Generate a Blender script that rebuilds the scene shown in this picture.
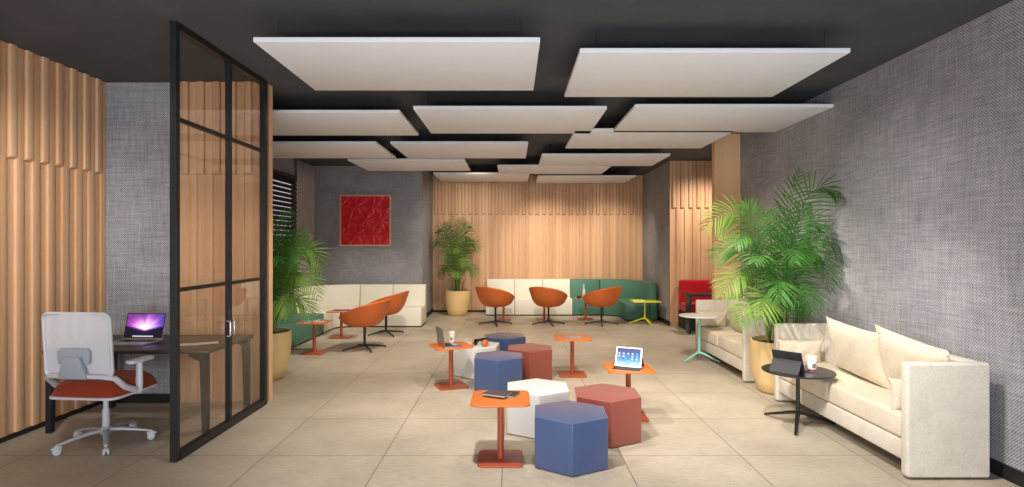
import bpy, bmesh, math, random
from mathutils import Vector, Matrix
C = bpy.context
for o in list(bpy.data.objects): bpy.data.objects.remove(o)
col = C.scene.collection
PI = math.pi
R = math.radians

# ---------------------------------------------------------------- camera, world, lights, exposure
cam_d = bpy.data.cameras.new('camera'); cam = bpy.data.objects.new('camera', cam_d); col.objects.link(cam)
cam.location = (0, 0, 1.6); cam.rotation_euler = (R(90), 0, 0)
FPX = 560.0
cam_d.sensor_width = 36; cam_d.lens = FPX*36/1024; cam_d.clip_start = .05
cam_d.shift_y = 1.0/1024
C.scene.camera = cam
vs = C.scene.view_settings
vs.view_transform = 'Standard'; vs.look = 'None'; vs.gamma = 1; vs.exposure = 0.34
vs.use_curve_mapping = False
w = bpy.data.worlds.new('daylight'); C.scene.world = w; w.use_nodes = True
bg = w.node_tree.nodes['Background']; bg.inputs[0].default_value = (.86, .93, 1, 1); bg.inputs[1].default_value = .55

def area(name, loc, rot, sx, sy, power, color=(1, 1, 1), spread=180):
    l = bpy.data.lights.new(name, 'AREA'); l.shape = 'RECTANGLE'; l.size = sx; l.size_y = sy
    l.energy = power; l.color = color; l.spread = R(spread)
    o = bpy.data.objects.new(name, l); col.objects.link(o); o.location = loc; o.rotation_euler = rot
    return o
def spot(name, loc, tgt, power, color=(1, .87, .7), size=70, blend=.6, radius=.06):
    l = bpy.data.lights.new(name, 'SPOT'); l.energy = power; l.color = color
    l.spot_size = R(size); l.spot_blend = blend; l.shadow_soft_size = radius
    o = bpy.data.objects.new(name, l); col.objects.link(o); o.location = loc
    o.rotation_euler = (Vector(tgt)-Vector(loc)).to_track_quat('-Z', 'Y').to_euler()
    return o
WARM = (1, .88, .73); SOFT = (1, .95, .89)
# fill lights added unseen behind the camera: one frontal, one tilted up at the panels
area('added_front_fill', (0, -2.6, 1.65), (R(90), 0, 0), 6.6, 2.9, 95, (.95, .97, 1))
area('added_panel_uplight', (0, -1.6, .5), (R(132), 0, 0), 6.6, 1.0, 190, (.88, .93, 1))
# unseen downlights, put in without fixtures, in front of and between the hanging panels
spot('unseen_downlight', (-.35, 3.3, 3.0), (-.1, 4.4, 0), 310, SOFT, 90, .8, .07)
spot('unseen_downlight', (1.45, 3.4, 3.0), (2.3, 4.9, .2), 290, SOFT, 80, .8, .06)
spot('unseen_downlight', (-.1, 3.5, 3.0), (3.37, 5.0, .95), 230, SOFT, 56, 1, .08)  # unseen spot added to brighten the right wall
spot('unseen_downlight', (-2.75, 2.7, 3.0), (-4.1, 4.7, 1.5), 150, SOFT, 62, 1, .08)  # unseen spot added to brighten the left oak wall
spot('unseen_downlight', (.33, 5.0, 3.0), (.5, 5.8, 0), 150, WARM, 90, .8, .06)
spot('unseen_downlight', (-1.2, 5.7, 3.0), (-1.5, 6.6, 0), 150, WARM, 100, .8, .06)
spot('unseen_downlight', (1.6, 5.7, 3.0), (2.6, 6.9, .2), 240, WARM, 100, .8, .06)
spot('unseen_downlight', (-1.2, 7.65, 3.0), (-2.2, 8.9, .2), 210, WARM, 90, .8, .06)
spot('unseen_downlight', (.3, 8.75, 3.0), (.6, 10.3, .2), 240, WARM, 110, .8, .06)
spot('unseen_downlight', (-3.0, 9.2, 3.0), (-2.9, 10.6, .4), 130, WARM, 75, .8, .06)
spot('unseen_downlight', (-.55, 10.6, 3.0), (-1.0, 13.2, .9), 130, WARM, 95, .9, .06)
spot('wall_washer', (.7, 11.6, 3.0), (.9, 13.3, 1.0), 130, WARM, 84, .9, .06)
spot('wall_washer', (2.3, 11.5, 3.0), (2.2, 13.3, .9), 120, WARM, 84, .9, .06)
spot('unseen_niche_spot', (3.9, 9.9, 3.1), (3.6, 10.8, .8), 150, WARM, 120, .9, .06)  # added light inside the niche, its source unseen
spot('unseen_office_spot', (-3.3, 3.4, 3.1), (-3.3, 4.8, .6), 15, SOFT, 120, .9, .1)  # weak unseen spot put in over the office

# ---------------------------------------------------------------- mesh builder
class MB:
    def __init__(s): s.v = []; s.f = []; s.m = []; s.uv = []
    def add(s, vs_, fs, mi=0, M=None, uv=None):
        b = len(s.v)
        s.v += [(M @ Vector(p)) if M else Vector(p) for p in vs_]
        for f in fs:
            s.f.append([i+b for i in f]); s.m.append(mi); s.uv.append([uv[i] for i in f] if uv else None)
        return s
    def box(s, x0, x1, y0, y1, z0, z1, mi=0, M=None):
        return s.add([(x0,y0,z0),(x1,y0,z0),(x1,y1,z0),(x0,y1,z0),(x0,y0,z1),(x1,y0,z1),(x1,y1,z1),(x0,y1,z1)],
                     [(0,3,2,1),(4,5,6,7),(0,1,5,4),(1,2,6,5),(2,3,7,6),(3,0,4,7)], mi, M)
    def prism(s, poly, z0, z1, mi=0, M=None):
        n = len(poly)
        return s.add([(x,y,z0) for x,y in poly]+[(x,y,z1) for x,y in poly],
                     [tuple(range(n-1,-1,-1)), tuple(range(n,2*n))]+[(i,(i+1)%n,n+(i+1)%n,n+i) for i in range(n)], mi, M)
    def lathe(s, prof, n=32, mi=0, M=None, caps=True):
        vs_ = []; fs = []
        for r, z in prof:
            for k in range(n): vs_.append((r*math.cos(2*PI*k/n), r*math.sin(2*PI*k/n), z))
        for i in range(len(prof)-1):
            for k in range(n): fs.append((i*n+k, i*n+(k+1)%n, (i+1)*n+(k+1)%n, (i+1)*n+k))
        if caps:
            fs.append(tuple(range(n-1,-1,-1))); L = (len(prof)-1)*n; fs.append(tuple(range(L, L+n)))
        return s.add(vs_, fs, mi, M)
    def tube(s, pts, rad, n=8, mi=0, M=None, flat=1.0):
        pts = [Vector(p) for p in pts]; rads = rad if isinstance(rad, (list, tuple)) else [rad]*len(pts)
        vs_ = []; fs = []; prev = None
        for i, p in enumerate(pts):
            t = (pts[min(i+1,len(pts)-1)]-pts[max(i-1,0)]).normalized()
            if prev is None:
                a = Vector((0,0,1)) if abs(t.z) < .9 else Vector((1,0,0))
                u = t.cross(a).normalized()
            else: u = (prev - t*prev.dot(t)).normalized()
            prev = u; q = t.cross(u)
            for k in range(n):
                an = 2*PI*k/n; vs_.append(p + u*rads[i]*math.cos(an) + q*rads[i]*flat*math.sin(an))
        for i in range(len(pts)-1):
            for k in range(n): fs.append((i*n+k, (i+1)*n+k, (i+1)*n+(k+1)%n, i*n+(k+1)%n))
        fs.append(tuple(range(n))); L = (len(pts)-1)*n; fs.append(tuple(range(L+n-1, L-1, -1)))
        return s.add(vs_, fs, mi, M)
    def grid(s, fn, nu, nv, mi=0, M=None, closed_u=False):
        vs_ = [fn(i/(nu if closed_u else nu-1), j/(nv-1)) for j in range(nv) for i in range(nu)]
        fs = []
        for j in range(nv-1):
            for i in range(nu if closed_u else nu-1):
                a = j*nu+i; b = j*nu+(i+1)%nu
                fs.append((a, b, b+nu, a+nu))
        return s.add(vs_, fs, mi, M)
    def build(s, name, mats, parent=None, smooth=None, bevel=0, seg=3, weld=False, solid=0, sub=0):
        me = bpy.data.meshes.new(name); me.from_pydata(s.v, [], s.f)
        for m in (mats if isinstance(mats, (list, tuple)) else [mats]): me.materials.append(m)
        for p, mi in zip(me.polygons, s.m): p.material_index = mi
        if any(s.uv):
            ul = me.uv_layers.new(name='UVMap')
            for p, uv in zip(me.polygons, s.uv):
                if uv:
                    for li, c in zip(p.loop_indices, uv): ul.data[li].uv = c
        bm = bmesh.new(); bm.from_mesh(me)
        if weld: bmesh.ops.remove_doubles(bm, verts=bm.verts, dist=1e-5)
        if not any(s.uv) and not getattr(s, 'keep', False): bmesh.ops.recalc_face_normals(bm, faces=bm.faces)
        if bevel:
            es = [e for e in bm.edges if len(e.link_faces) == 2 and e.calc_face_angle(0) > R(35)]
            bmesh.ops.bevel(bm, geom=es, offset=bevel, segments=seg, profile=.5, affect='EDGES', clamp_overlap=True)
        bm.to_mesh(me); bm.free()
        if smooth or bevel:
            me.shade_smooth(); me.set_sharp_from_angle(angle=R(smooth or 40))
        o = bpy.data.objects.new(name, me); col.objects.link(o)
        if parent: o.parent = parent
        if solid:
            md = o.modifiers.new('solid', 'SOLIDIFY'); md.thickness = solid; md.offset = 0
        if sub:
            md = o.modifiers.new('sub', 'SUBSURF'); md.levels = sub; md.render_levels = sub
        return o

def tag(o, label, cat, group=None):
    o['label'] = label; o['category'] = cat
    if group: o['group'] = group
    return o
def thing(name, label, cat, loc=(0,0,0), rz=0, group=None):
    o = bpy.data.objects.new(name, None); col.objects.link(o); o.empty_display_size = .1
    o.location = loc; o.rotation_euler = (0, 0, rz)
    return tag(o, label, cat, group)
def struct(o): o['kind'] = 'structure'; return o
def dup(root, loc, rz, label, group=None):
    r = root.copy(); col.objects.link(r); r.location = loc; r.rotation_euler = (0, 0, rz); r['label'] = label
    if group: r['group'] = group
    for ch in list(root.children):
        c = ch.copy(); col.objects.link(c); c.parent = r
        for g in ch.children:
            d = g.copy(); col.objects.link(d); d.parent = c
    return r
def rrect(hx, hy, r, n=6):
    pts = []
    for cx, cy, a0 in ((hx-r, hy-r, 0), (-hx+r, hy-r, 90), (-hx+r, -hy+r, 180), (hx-r, -hy+r, 270)):
        for k in range(n+1):
            a = R(a0+90*k/n); pts.append((cx+r*math.cos(a), cy+r*math.sin(a)))
    return pts
def W(px, py, d): return Vector(((px-512)*d/FPX, d, 1.6-(py-244.5)*d/FPX))

# ---------------------------------------------------------------- materials
def lin(c):
    if isinstance(c, str): c = [int(c[i:i+2], 16) for i in (0, 2, 4)]
    return tuple(((v/255)/12.92 if v/255 <= .04045 else ((v/255+.055)/1.055)**2.4) for v in c)+(1,)
class NT:
    def __init__(s, name):
        s.mat = bpy.data.materials.new(name); s.mat.use_nodes = True; s.t = s.mat.node_tree
        s.b = s.t.nodes['Principled BSDF']
    def n(s, typ, **kw):
        nd = s.t.nodes.new(typ)
        for k, v in kw.items(): setattr(nd, k, v)
        return nd
    def l(s, a, b): s.t.links.new(a, b)
    def math(s, op, a, b=None):
        nd = s.n('ShaderNodeMath', operation=op)
        for i, x in enumerate((a, b)):
            if x is None: continue
            if isinstance(x, (int, float)): nd.inputs[i].default_value = x
            else: s.l(x, nd.inputs[i])
        return nd.outputs[0]
    def ramp(s, fac, stops):
        nd = s.n('ShaderNodeValToRGB'); e = nd.color_ramp.elements
        while len(e) < len(stops): e.new(.5)
        for el, (p, c) in zip(e, stops): el.position = p; el.color = c
        s.l(fac, nd.inputs[0]); return nd.outputs[0]
    def mix(s, fac, a, b, mode='MIX'):
        nd = s.n('ShaderNodeMix', data_type='RGBA', blend_type=mode)
        for sock, x in ((nd.inputs[0], fac), (nd.inputs[6], a), (nd.inputs[7], b)):
            if isinstance(x, (int, float, tuple)): sock.default_value = x
            else: s.l(x, sock)
        return nd.outputs[2]
    def coords(s, scale=(1,1,1), loc=(0,0,0), out='Object'):
        tc = s.n('ShaderNodeTexCoord'); mp = s.n('ShaderNodeMapping')
        mp.inputs['Scale'].default_value = scale; mp.inputs['Location'].default_value = loc
        s.l(tc.outputs[out], mp.inputs[0]); return mp.outputs[0]
    def noise(s, vec, scale, detail=3, rough=.5):
        nd = s.n('ShaderNodeTexNoise'); nd.inputs['Scale'].default_value = scale
        nd.inputs['Detail'].default_value = detail; nd.inputs['Roughness'].default_value = rough
        s.l(vec, nd.inputs['Vector']); return nd.outputs[0]
    def bump(s, h, strength, dist=.002):
        nd = s.n('ShaderNodeBump'); nd.inputs['Strength'].default_value = strength; nd.inputs['Distance'].default_value = dist
        s.l(h, nd.inputs['Height']); s.l(nd.outputs[0], s.b.inputs['Normal'])
def plain(name, c, rough=.5, metal=0, spec=.5, var=.08, nscale=6, bump=0, bscale=120, coat=0, sheen=0):
    k = NT(name); c = lin(c); v = k.coords()
    f = k.noise(v, nscale, 4)
    hi = tuple(min(1, x*(1+var)) for x in c[:3])+(1,); lo = tuple(x*(1-var) for x in c[:3])+(1,)
    k.l(k.mix(f, lo, hi), k.b.inputs['Base Color'])
    k.b.inputs['Roughness'].default_value = rough; k.b.inputs['Metallic'].default_value = metal
    k.b.inputs['Specular IOR Level'].default_value = spec; k.b.inputs['Sheen Weight'].default_value = sheen; k.b.inputs['Sheen Tint'].default_value = (1, .78, .66, 1); k.b.inputs['Sheen Roughness'].default_value = .45; k.b.inputs['Coat Weight'].default_value = coat
    if bump: k.bump(k.noise(v, bscale, 3), bump)
    return k.mat
def fabric(name, c, var=.12, scale=260, bump=.35):
    k = NT(name); c = lin(c)
    a = k.noise(k.coords((1, 1, .25)), scale, 2); b = k.noise(k.coords((.25, .25, 1)), scale, 2)
    f = k.math('MULTIPLY', k.math('ADD', a, b), .5)
    big = k.noise(k.coords(), 9, 3)
    g = k.math('ADD', k.math('MULTIPLY', f, .75), k.math('MULTIPLY', big, .25))
    lo = tuple(x*(1-var*1.6) for x in c[:3])+(1,); hi = tuple(min(1, x*(1+var)) for x in c[:3])+(1,)
    k.l(k.ramp(g, [(.35, lo), (.65, hi)]), k.b.inputs['Base Color'])
    k.b.inputs['Roughness'].default_value = .9; k.b.inputs['Specular IOR Level'].default_value = .2
    k.b.inputs['Sheen Weight'].default_value = .15
    k.bump(f, bump, .002); return k.mat
def tweed(name):
    k = NT(name); tc = k.n('ShaderNodeTexCoord'); sp = k.n('ShaderNodeSeparateXYZ'); k.l(tc.outputs['Object'], sp.inputs[0])
    u = k.math('ADD', sp.outputs[0], sp.outputs[1]); z = sp.outputs[2]
    P = 2*PI/.026
    su = k.math('SINE', k.math('MULTIPLY', u, P*1.15)); sz = k.math('SINE', k.math('MULTIPLY', z, P*1.15))
    wv = k.math('MULTIPLY', su, sz)
    st1 = k.noise(k.coords((1, 1, .06)), 60, 2); st2 = k.noise(k.coords((.06, .06, 1)), 60, 2)
    st = k.math('ADD', st1, st2); big = k.noise(k.coords(), 2.2, 4)
    fine = k.noise(k.coords(), 210, 2)
    f = k.math('ADD', k.math('ADD', k.math('MULTIPLY', wv, .2), k.math('MULTIPLY', st, .2)), k.math('ADD', k.math('MULTIPLY', fine, .42), k.math('MULTIPLY', big, .12)))
    k.l(k.ramp(f, [(.24, lin('4a4a50')), (.5, lin('9c9a9e')), (.72, lin('d2d0d1'))]), k.b.inputs['Base Color'])
    k.b.inputs['Roughness'].default_value = .92; k.b.inputs['Specular IOR Level'].default_value = .15
    k.bump(f, .4, .003); return k.mat
def wood(name, c1, c2, pitch=.16, rough=.5):
    k = NT(name); tc = k.n('ShaderNodeTexCoord'); sp = k.n('ShaderNodeSeparateXYZ'); k.l(tc.outputs['Object'], sp.inputs[0])
    u = k.math('FLOOR', k.math('MULTIPLY', k.math('ADD', sp.outputs[0], sp.outputs[1]), 1/pitch*2))
    wn = k.n('ShaderNodeTexWhiteNoise', noise_dimensions='1D'); k.l(u, wn.inputs['W'])
    grain = k.noise(k.coords((9, 9, .5)), 9, 5, .6); g2 = k.noise(k.coords((40, 40, .8)), 6, 3)
    f = k.math('ADD', k.math('MULTIPLY', wn.outputs[0], .35), k.math('ADD', k.math('MULTIPLY', grain, .45), k.math('MULTIPLY', g2, .2)))
    k.l(k.ramp(f, [(.25, lin(c1)), (.8, lin(c2))]), k.b.inputs['Base Color'])
    k.b.inputs['Roughness'].default_value = rough; k.bump(g2, .08, .001); return k.mat
def floor_mat():
    k = NT('stone_floor_tile')
    br = k.n('ShaderNodeTexBrick', offset=0, squash=1)
    br.inputs['Scale'].default_value = 1; br.inputs['Brick Width'].default_value = .9; br.inputs['Row Height'].default_value = .9
    br.inputs['Mortar Size'].default_value = .0035; br.inputs['Mortar Smooth'].default_value = .1
    br.inputs['Color1'].default_value = (.47, .47, .47, 1); br.inputs['Color2'].default_value = (.53, .53, .53, 1)
    k.l(k.coords((1, 1, 1), (.069, -4.245+.0, 0)), br.inputs['Vector'])
    n1 = k.noise(k.coords((1, 1, 1)), 1.6, 6, .6); n2 = k.noise(k.coords((1, 3.2, 1)), 14, 5, .65); n3 = k.noise(k.coords(), 90, 3)
    f = k.math('ADD', k.math('MULTIPLY', n1, .4), k.math('ADD', k.math('MULTIPLY', n2, .4), k.math('MULTIPLY', n3, .2)))
    base = k.ramp(f, [(.3, lin('93897b')), (.5, lin('b1a694')), (.7, lin('cabfae'))])
    base = k.mix(.6, base, br.outputs['Color'], 'OVERLAY')
    c = k.mix(br.outputs['Fac'], base, lin('726a60'))
    k.l(c, k.b.inputs['Base Color'])
    k.l(k.math('ADD', k.math('MULTIPLY', n2, .2), .38), k.b.inputs['Roughness'])
    k.bump(k.math('SUBTRACT', k.math('MULTIPLY', n3, .15), br.outputs['Fac']), .3, .002)
    return k.mat
def glass_mat():
    k = NT('bronze_tinted_glass'); t = k.t
    tr = k.n('ShaderNodeBsdfTransparent'); tr.inputs[0].default_value = (.985, .965, .94, 1)
    gl = k.n('ShaderNodeBsdfGlossy'); gl.inputs['Roughness'].default_value = .01
    fr = k.n('ShaderNodeFresnel'); ge = k.n('ShaderNodeNewGeometry')
    k.l(k.math('SUBTRACT', 1.38, k.math('MULTIPLY', ge.outputs['Backfacing'], 1.38-1/1.38)), fr.inputs[0])
    mx = k.n('ShaderNodeMixShader'); k.l(fr.outputs[0], mx.inputs[0]); k.l(tr.outputs[0], mx.inputs[1]); k.l(gl.outputs[0], mx.inputs[2])
    k.l(mx.outputs[0], t.nodes['Material Output'].inputs[0]); return k.mat
def emit_mat(name, c, s=1):
    k = NT(name); k.b.inputs['Base Color'].default_value = (0,0,0,1); k.b.inputs['Emission Color'].default_value = lin(c)
    k.b.inputs['Emission Strength'].default_value = s; k.b.inputs['Roughness'].default_value = .15; return k.mat
def burst_mat():
    k = NT('purple_light_burst_screen'); tc = k.n('ShaderNodeTexCoord'); sp = k.n('ShaderNodeSeparateXYZ'); k.l(tc.outputs['UV'], sp.inputs[0])
    x = k.math('SUBTRACT', sp.outputs[0], .52); y = k.math('SUBTRACT', sp.outputs[1], .3)
    y2 = k.math('MULTIPLY', y, .8)
    ang = k.math('ARCTAN2', x, y2)
    r = k.math('SQRT', k.math('ADD', k.math('MULTIPLY', x, x), k.math('MULTIPLY', y2, y2)))
    nz = k.n('ShaderNodeTexNoise', noise_dimensions='1D'); nz.inputs['Scale'].default_value = 2.3; nz.inputs['Detail'].default_value = 3; k.l(ang, nz.inputs['W'])
    glow = k.math('POWER', k.math('MAXIMUM', k.math('SUBTRACT', 1, k.math('MULTIPLY', r, 1.55)), 0), 1.5)
    up = k.math('MULTIPLY', k.math('MINIMUM', k.math('MAXIMUM', k.math('ADD', k.math('MULTIPLY', k.math('SUBTRACT', y, k.math('MULTIPLY', k.math('ABSOLUTE', x), .35)), 9), .6), 0.04), 1), 1)
    f = k.math('MULTIPLY', k.math('ADD', k.math('MULTIPLY', nz.outputs[0], .55), glow), up)
    c = k.ramp(f, [(.02, lin('080a22')), (.2, lin('3a2a7c')), (.45, lin('b05cc0')), (.7, lin('f0b4e6')), (1, lin('fff4ff'))])
    side = k.ramp(sp.outputs[0], [(.05, (1, .62, .8, 1)), (.45, (1, 1, 1, 1)), (.7, (.8, .85, 1, 1)), (.98, (.35, .65, 1, 1))])
    c = k.mix(1.0, c, side, 'MULTIPLY')
    k.b.inputs['Base Color'].default_value = (0,0,0,1); k.l(c, k.b.inputs['Emission Color']); k.b.inputs['Emission Strength'].default_value = 1.0
    return k.mat
def pad_mat():
    k = NT('blue_home_screen'); tc = k.n('ShaderNodeTexCoord'); sp = k.n('ShaderNodeSeparateXYZ'); k.l(tc.outputs['UV'], sp.inputs[0])
    n = k.noise(k.coords(out='UV'), 3, 2)
    f = k.math('ADD', sp.outputs[1], k.math('MULTIPLY', k.math('SUBTRACT', n, .5), .35))
    c = k.ramp(f, [(.05, lin('bfe6f2')), (.35, lin('38a6d8')), (.7, lin('2a55ae')), (1, lin('1f2f78'))])
    k.b.inputs['Base Color'].default_value = (0,0,0,1); k.l(c, k.b.inputs['Emission Color']); k.b.inputs['Emission Strength'].default_value = .95
    return k.mat
def mesh_fabric():
    k = NT('white_mesh_fabric'); v = k.coords((1,1,1))
    k.b.inputs['Base Color'].default_value = lin('d6d8de'); k.b.inputs['Roughness'].default_value = .7
    n = k.noise(v, 400, 2); k.l(k.math('ADD', k.math('MULTIPLY', n, .2), .68), k.b.inputs['Alpha']); return k.mat
def leaf_mat(name, c1, c2):
    k = NT(name); n = k.noise(k.coords(), 5, 3)
    k.l(k.ramp(n, [(.3, lin(c1)), (.7, lin(c2))]), k.b.inputs['Base Color'])
    k.b.inputs['Roughness'].default_value = .55; k.b.inputs['Specular IOR Level'].default_value = .3
    tb = k.n('ShaderNodeBsdfTranslucent'); tb.inputs[0].default_value = lin(c2)
    mx = k.n('ShaderNodeMixShader'); mx.inputs[0].default_value = .3
    k.l(k.b.outputs[0], mx.inputs[1]); k.l(tb.outputs[0], mx.inputs[2]); k.l(mx.outputs[0], k.t.nodes['Material Output'].inputs[0])
    return k.mat

M_floor = floor_mat(); M_tweed = tweed('grey_woven_wall_textile')
M_wood = wood('light_oak_batten', 'c0926c', 'e1b88f'); M_wood_flat = wood('light_oak_panel', 'd8ab80', 'e8be94', 1.2)
M_ceil = plain('dark_concrete_ceiling', '48494d', .85, var=.25, nscale=3, bump=.1, bscale=30)
M_black = plain('black_powder_coat', '1b1c1f', .45); M_plinth = plain('black_plinth', '141416', .6)
M_base = plain('black_skirting', '1c1a1a', .6)
M_panel = plain('white_acoustic_felt', 'e9eaee', .9, var=.02, spec=.2)
M_cable = plain('steel_cable', '3a3a3c', .4, .6)
M_glass = glass_mat(); M_chrome = plain('brushed_chrome', 'c8c8ca', .25, .9)
M_cream = fabric('cream_linen', 'dcd3c4'); M_pillow = fabric('warm_cream_linen', 'e1d4bd')
M_white_up = plain('ivory_upholstery', 'e3dfd0', .6, var=.03, bump=.05); M_green_up = plain('forest_green_upholstery', '4d7d6b', .6, var=.06, bump=.05)
M_red_up = fabric('crimson_fabric', 'b5161f')
M_orange = plain('burnt_orange_shell', 'd06a30', .42, var=.05); M_orange_t = plain('orange_lacquer', 'd37232', .38, var=.04); M_rust_t = plain('rust_lacquer', 'a64e2e', .4, var=.04)
M_hex_blue = plain('navy_leather', '38507c', .36, var=.05, bump=.05, spec=.7, sheen=.5); M_hex_red = plain('brick_red_leather', '8c4438', .42, var=.05, bump=.05, sheen=.5)  # warm-tinted sheen puts the warm light on the stool tops into the leather
M_hex_white = plain('white_leather', 'd6d4d1', .5, var=.02, bump=.04)
M_desk = plain('dark_walnut_desktop', '2b2321', .35, var=.15, nscale=14); M_deskleg = plain('charcoal_metal', '1d1e22', .4)
M_chair_white = plain('light_grey_plastic', 'c0c2c8', .4, var=.02); M_chair_grey = plain('grey_plastic', '9aa0ab', .45, var=.02)
M_seat = fabric('rust_seat_fabric', '8c3519'); M_mesh = mesh_fabric(); M_alu = plain('polished_aluminium', 'b4b6bb', .35, .25, var=.02)
M_pot = plain('ochre_ceramic', 'e8c88e', .42, var=.08, nscale=12); M_soil = plain('dark_soil', '2a1d14', .95, var=.4, nscale=40, bump=.8)
M_leaf = leaf_mat('palm_leaf', '34622c', '5c9440'); M_leaf_d = leaf_mat('deep_palm_leaf', '2f5a26', '4a7c36'); M_leaf_y = leaf_mat('lime_palm_leaf', '5a8532', '88a84c')
M_stem = plain('palm_cane', '7f8a3c', .6, var=.2)
M_art = plain('carved_red_lacquer', 'dc1a28', .42, var=.1); M_frame = plain('pale_wood_frame', 'dcb898', .5)
M_curtain = fabric('taupe_curtain', 'ada29d', scale=80); M_slat = plain('dark_blind_slat', '3a3231', .5); M_winframe = plain('dark_window_frame', '2a2828', .5)
M_mint = plain('mint_powder_coat', '8fd0c0', .4); M_wtop = plain('white_laminate', 'e8ece8', .3, var=.02); M_yellow = plain('lemon_yellow_lacquer', 'e6e21c', .4)
M_btop = plain('black_laminate', '161616', .3, coat=.2); M_silver = plain('silver_aluminium', 'a9abb0', .3, .8, var=.02); M_key = plain('dark_keys', '2b2b30', .5)
M_paper = plain('white_paper', 'f2efe8', .8, var=.02); M_cup = plain('white_paper_cup', 'f1ece6', .5, var=.02); M_lid = plain('cream_cup_lid', 'e9d7c5', .45)
M_mark = plain('dark_print', '47403c', .6); M_redband = plain('red_print_band', 'b03040', .6)
M_folio = plain('charcoal_folio', '26282c', .55); M_white_plastic = plain('white_bezel', 'eeeef0', .3, var=.01)
M_note = plain('dark_brown_cover', '4a4044', .6); M_note2 = plain('olive_black_cover', '2e3028', .6); M_grey_cover = plain('grey_magazine_cover', '9b979a', .4)
M_burst = burst_mat(); M_pad = pad_mat(); M_phone = plain('black_headphone_plastic', '17171a', .4); M_teal = plain('teal_cover', '4f7f86', .5)

# ---------------------------------------------------------------- room shell
CH = 3.24
XL, XR = -4.13, 3.37
def batten(mb, a0, a1, off, z0, z1, depth, place, round_bottom=True):
    """one vertical batten with rounded face edges; place(a, out, z) -> xyz"""
    e = .007 if round_bottom else .004
    prof = [(a0, 0), (a0, depth-e), (a0+e*.4, depth-e*.3), (a0+e, depth), (a1-e, depth), (a1-e*.4, depth-e*.3), (a1, depth-e), (a1, 0)]
    n = len(prof)
    rings = [(z0, 1.0), (z1, 1.0)] if not round_bottom else [(z0, .3), (z0+.006, .72), (z0+.016, .95), (z0+.03, 1.0), (z1, 1.0)]
    vs_ = [place(a, off+dd*s, z) for z, s in rings for a, dd in prof]
    fs = [(i*n+k, i*n+(k+1)%n, (i+1)*n+(k+1)%n, (i+1)*n+k) for i in range(len(rings)-1) for k in range(n)]
    fs += [tuple(range(n-1,-1,-1)), tuple(range((len(rings)-1)*n, len(rings)*n))]
    mb.add(vs_, fs)
def slat_wall(name, a0, a1, place, first, zlow=.045):
    mb = MB()
    # backing board
    T = .05
    c = [place(a, o, z) for z in (0, CH) for o in (-T, 0) for a in (a0, a1)]
    mb.add(c, [(0,1,3,2),(4,6,7,5),(0,4,5,1),(2,3,7,6),(0,2,6,4),(1,5,7,3)])
    a = first
    while a-.045 < a1+.1:
        lo, hi = max(a+.042, a0), min(a+.118, a1)
        if hi-lo > .02: batten(mb, lo, hi, 0, zlow, CH, .021, place, False)
        lo, hi = max(a-.034, a0), min(a+.034, a1)
        if hi-lo > .02: batten(mb, lo, hi, 0, 2.31, CH, .040, place, True)
        a += .16
    return struct(mb.build(name, M_wood, smooth=40))

struct(MB().box(XL-.05, 4.7, -2.9, 13.4, -.06, 0).build('floor', M_floor))
struct(MB().box(XL-.05, 4.7, -2.9, 13.4, CH, CH+.06).build('ceiling', M_ceil))
# left wall: oak battens in the office, then a plain textile wall with a window beyond
slat_wall('wall_left', -2.9, 5.67, lambda a, o, z: (XL+o, a, z), 4.60-.16*47)
mb = MB()
WD0, WD1, WZ0, WZ1 = 7.2, 10.75, .55, 2.85
mb.box(XL-.1, XL, 5.82, WD0, 0, CH).box(XL-.1, XL, WD1, 11.7, 0, CH).box(XL-.1, XL, WD0, WD1, 0, WZ0).box(XL-.1, XL, WD0, WD1, WZ1, CH)
struct(mb.build('wall_left_lounge', M_tweed))
win = struct(bpy.data.objects.new('window_1', None)); col.objects.link(win)
mb = MB()
for y in (WD0, 8.35, 9.5, WD1-.05): mb.box(XL-.09, XL-.03, y, y+.05, WZ0, WZ1)
for z in (WZ0, WZ1-.05): mb.box(XL-.09, XL-.03, WD0, WD1, z, z+.05)
mb.build('window_frame', M_winframe, win)
for y0, y1 in ((WD0+.05, 8.35), (8.4, 9.5), (9.55, WD1-.05)):
    MB().box(XL-.066, XL-.058, y0, y1, WZ0+.05, WZ1-.05).build('window_pane', M_glass, win)
# right wall and the oak column at its end
struct(MB().box(XR, XR+.1, -2.9, 8.27, 0, CH).build('wall_right', M_tweed))
struct(MB().box(2.99, XR+.1, 8.27, 8.38, 0, CH).build('column_right', M_wood_flat, bevel=.004, seg=1))
# office end wall
struct(MB().box(XL, -3.36, 5.67, 5.82, 0, CH).build('wall_office_back', M_tweed))
slat_wall('wall_office_wood', -3.36, -2.487, lambda a, o, z: (a, 5.67-o, z), -3.30)
struct(MB().box(-3.36, -2.487, 5.70, 5.82, 0, CH).build('trim_office_end', M_wood_flat))
# far end
struct(MB().box(XL, -1.88, 11.7, 11.85, 0, CH).build('wall_picture', M_tweed))
struct(MB().box(-2.0, -1.88, 11.85, 13.3, 0, CH).build('wall_return_left', M_tweed))
slat_wall('wall_back', -1.88, 3.1, lambda a, o, z: (a, 13.3-o, z), -1.80)
struct(MB().box(3.1, 3.22, 11.02, 13.35, 0, CH).build('wall_return_right', M_tweed))
slat_wall('wall_niche_back', 3.1, 4.6, lambda a, o, z: (a, 11.0-o, z), 3.18)
struct(MB().box(4.6, 4.7, 8.3, 11.05, 0, CH).build('wall_niche_right', M_tweed))
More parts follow.
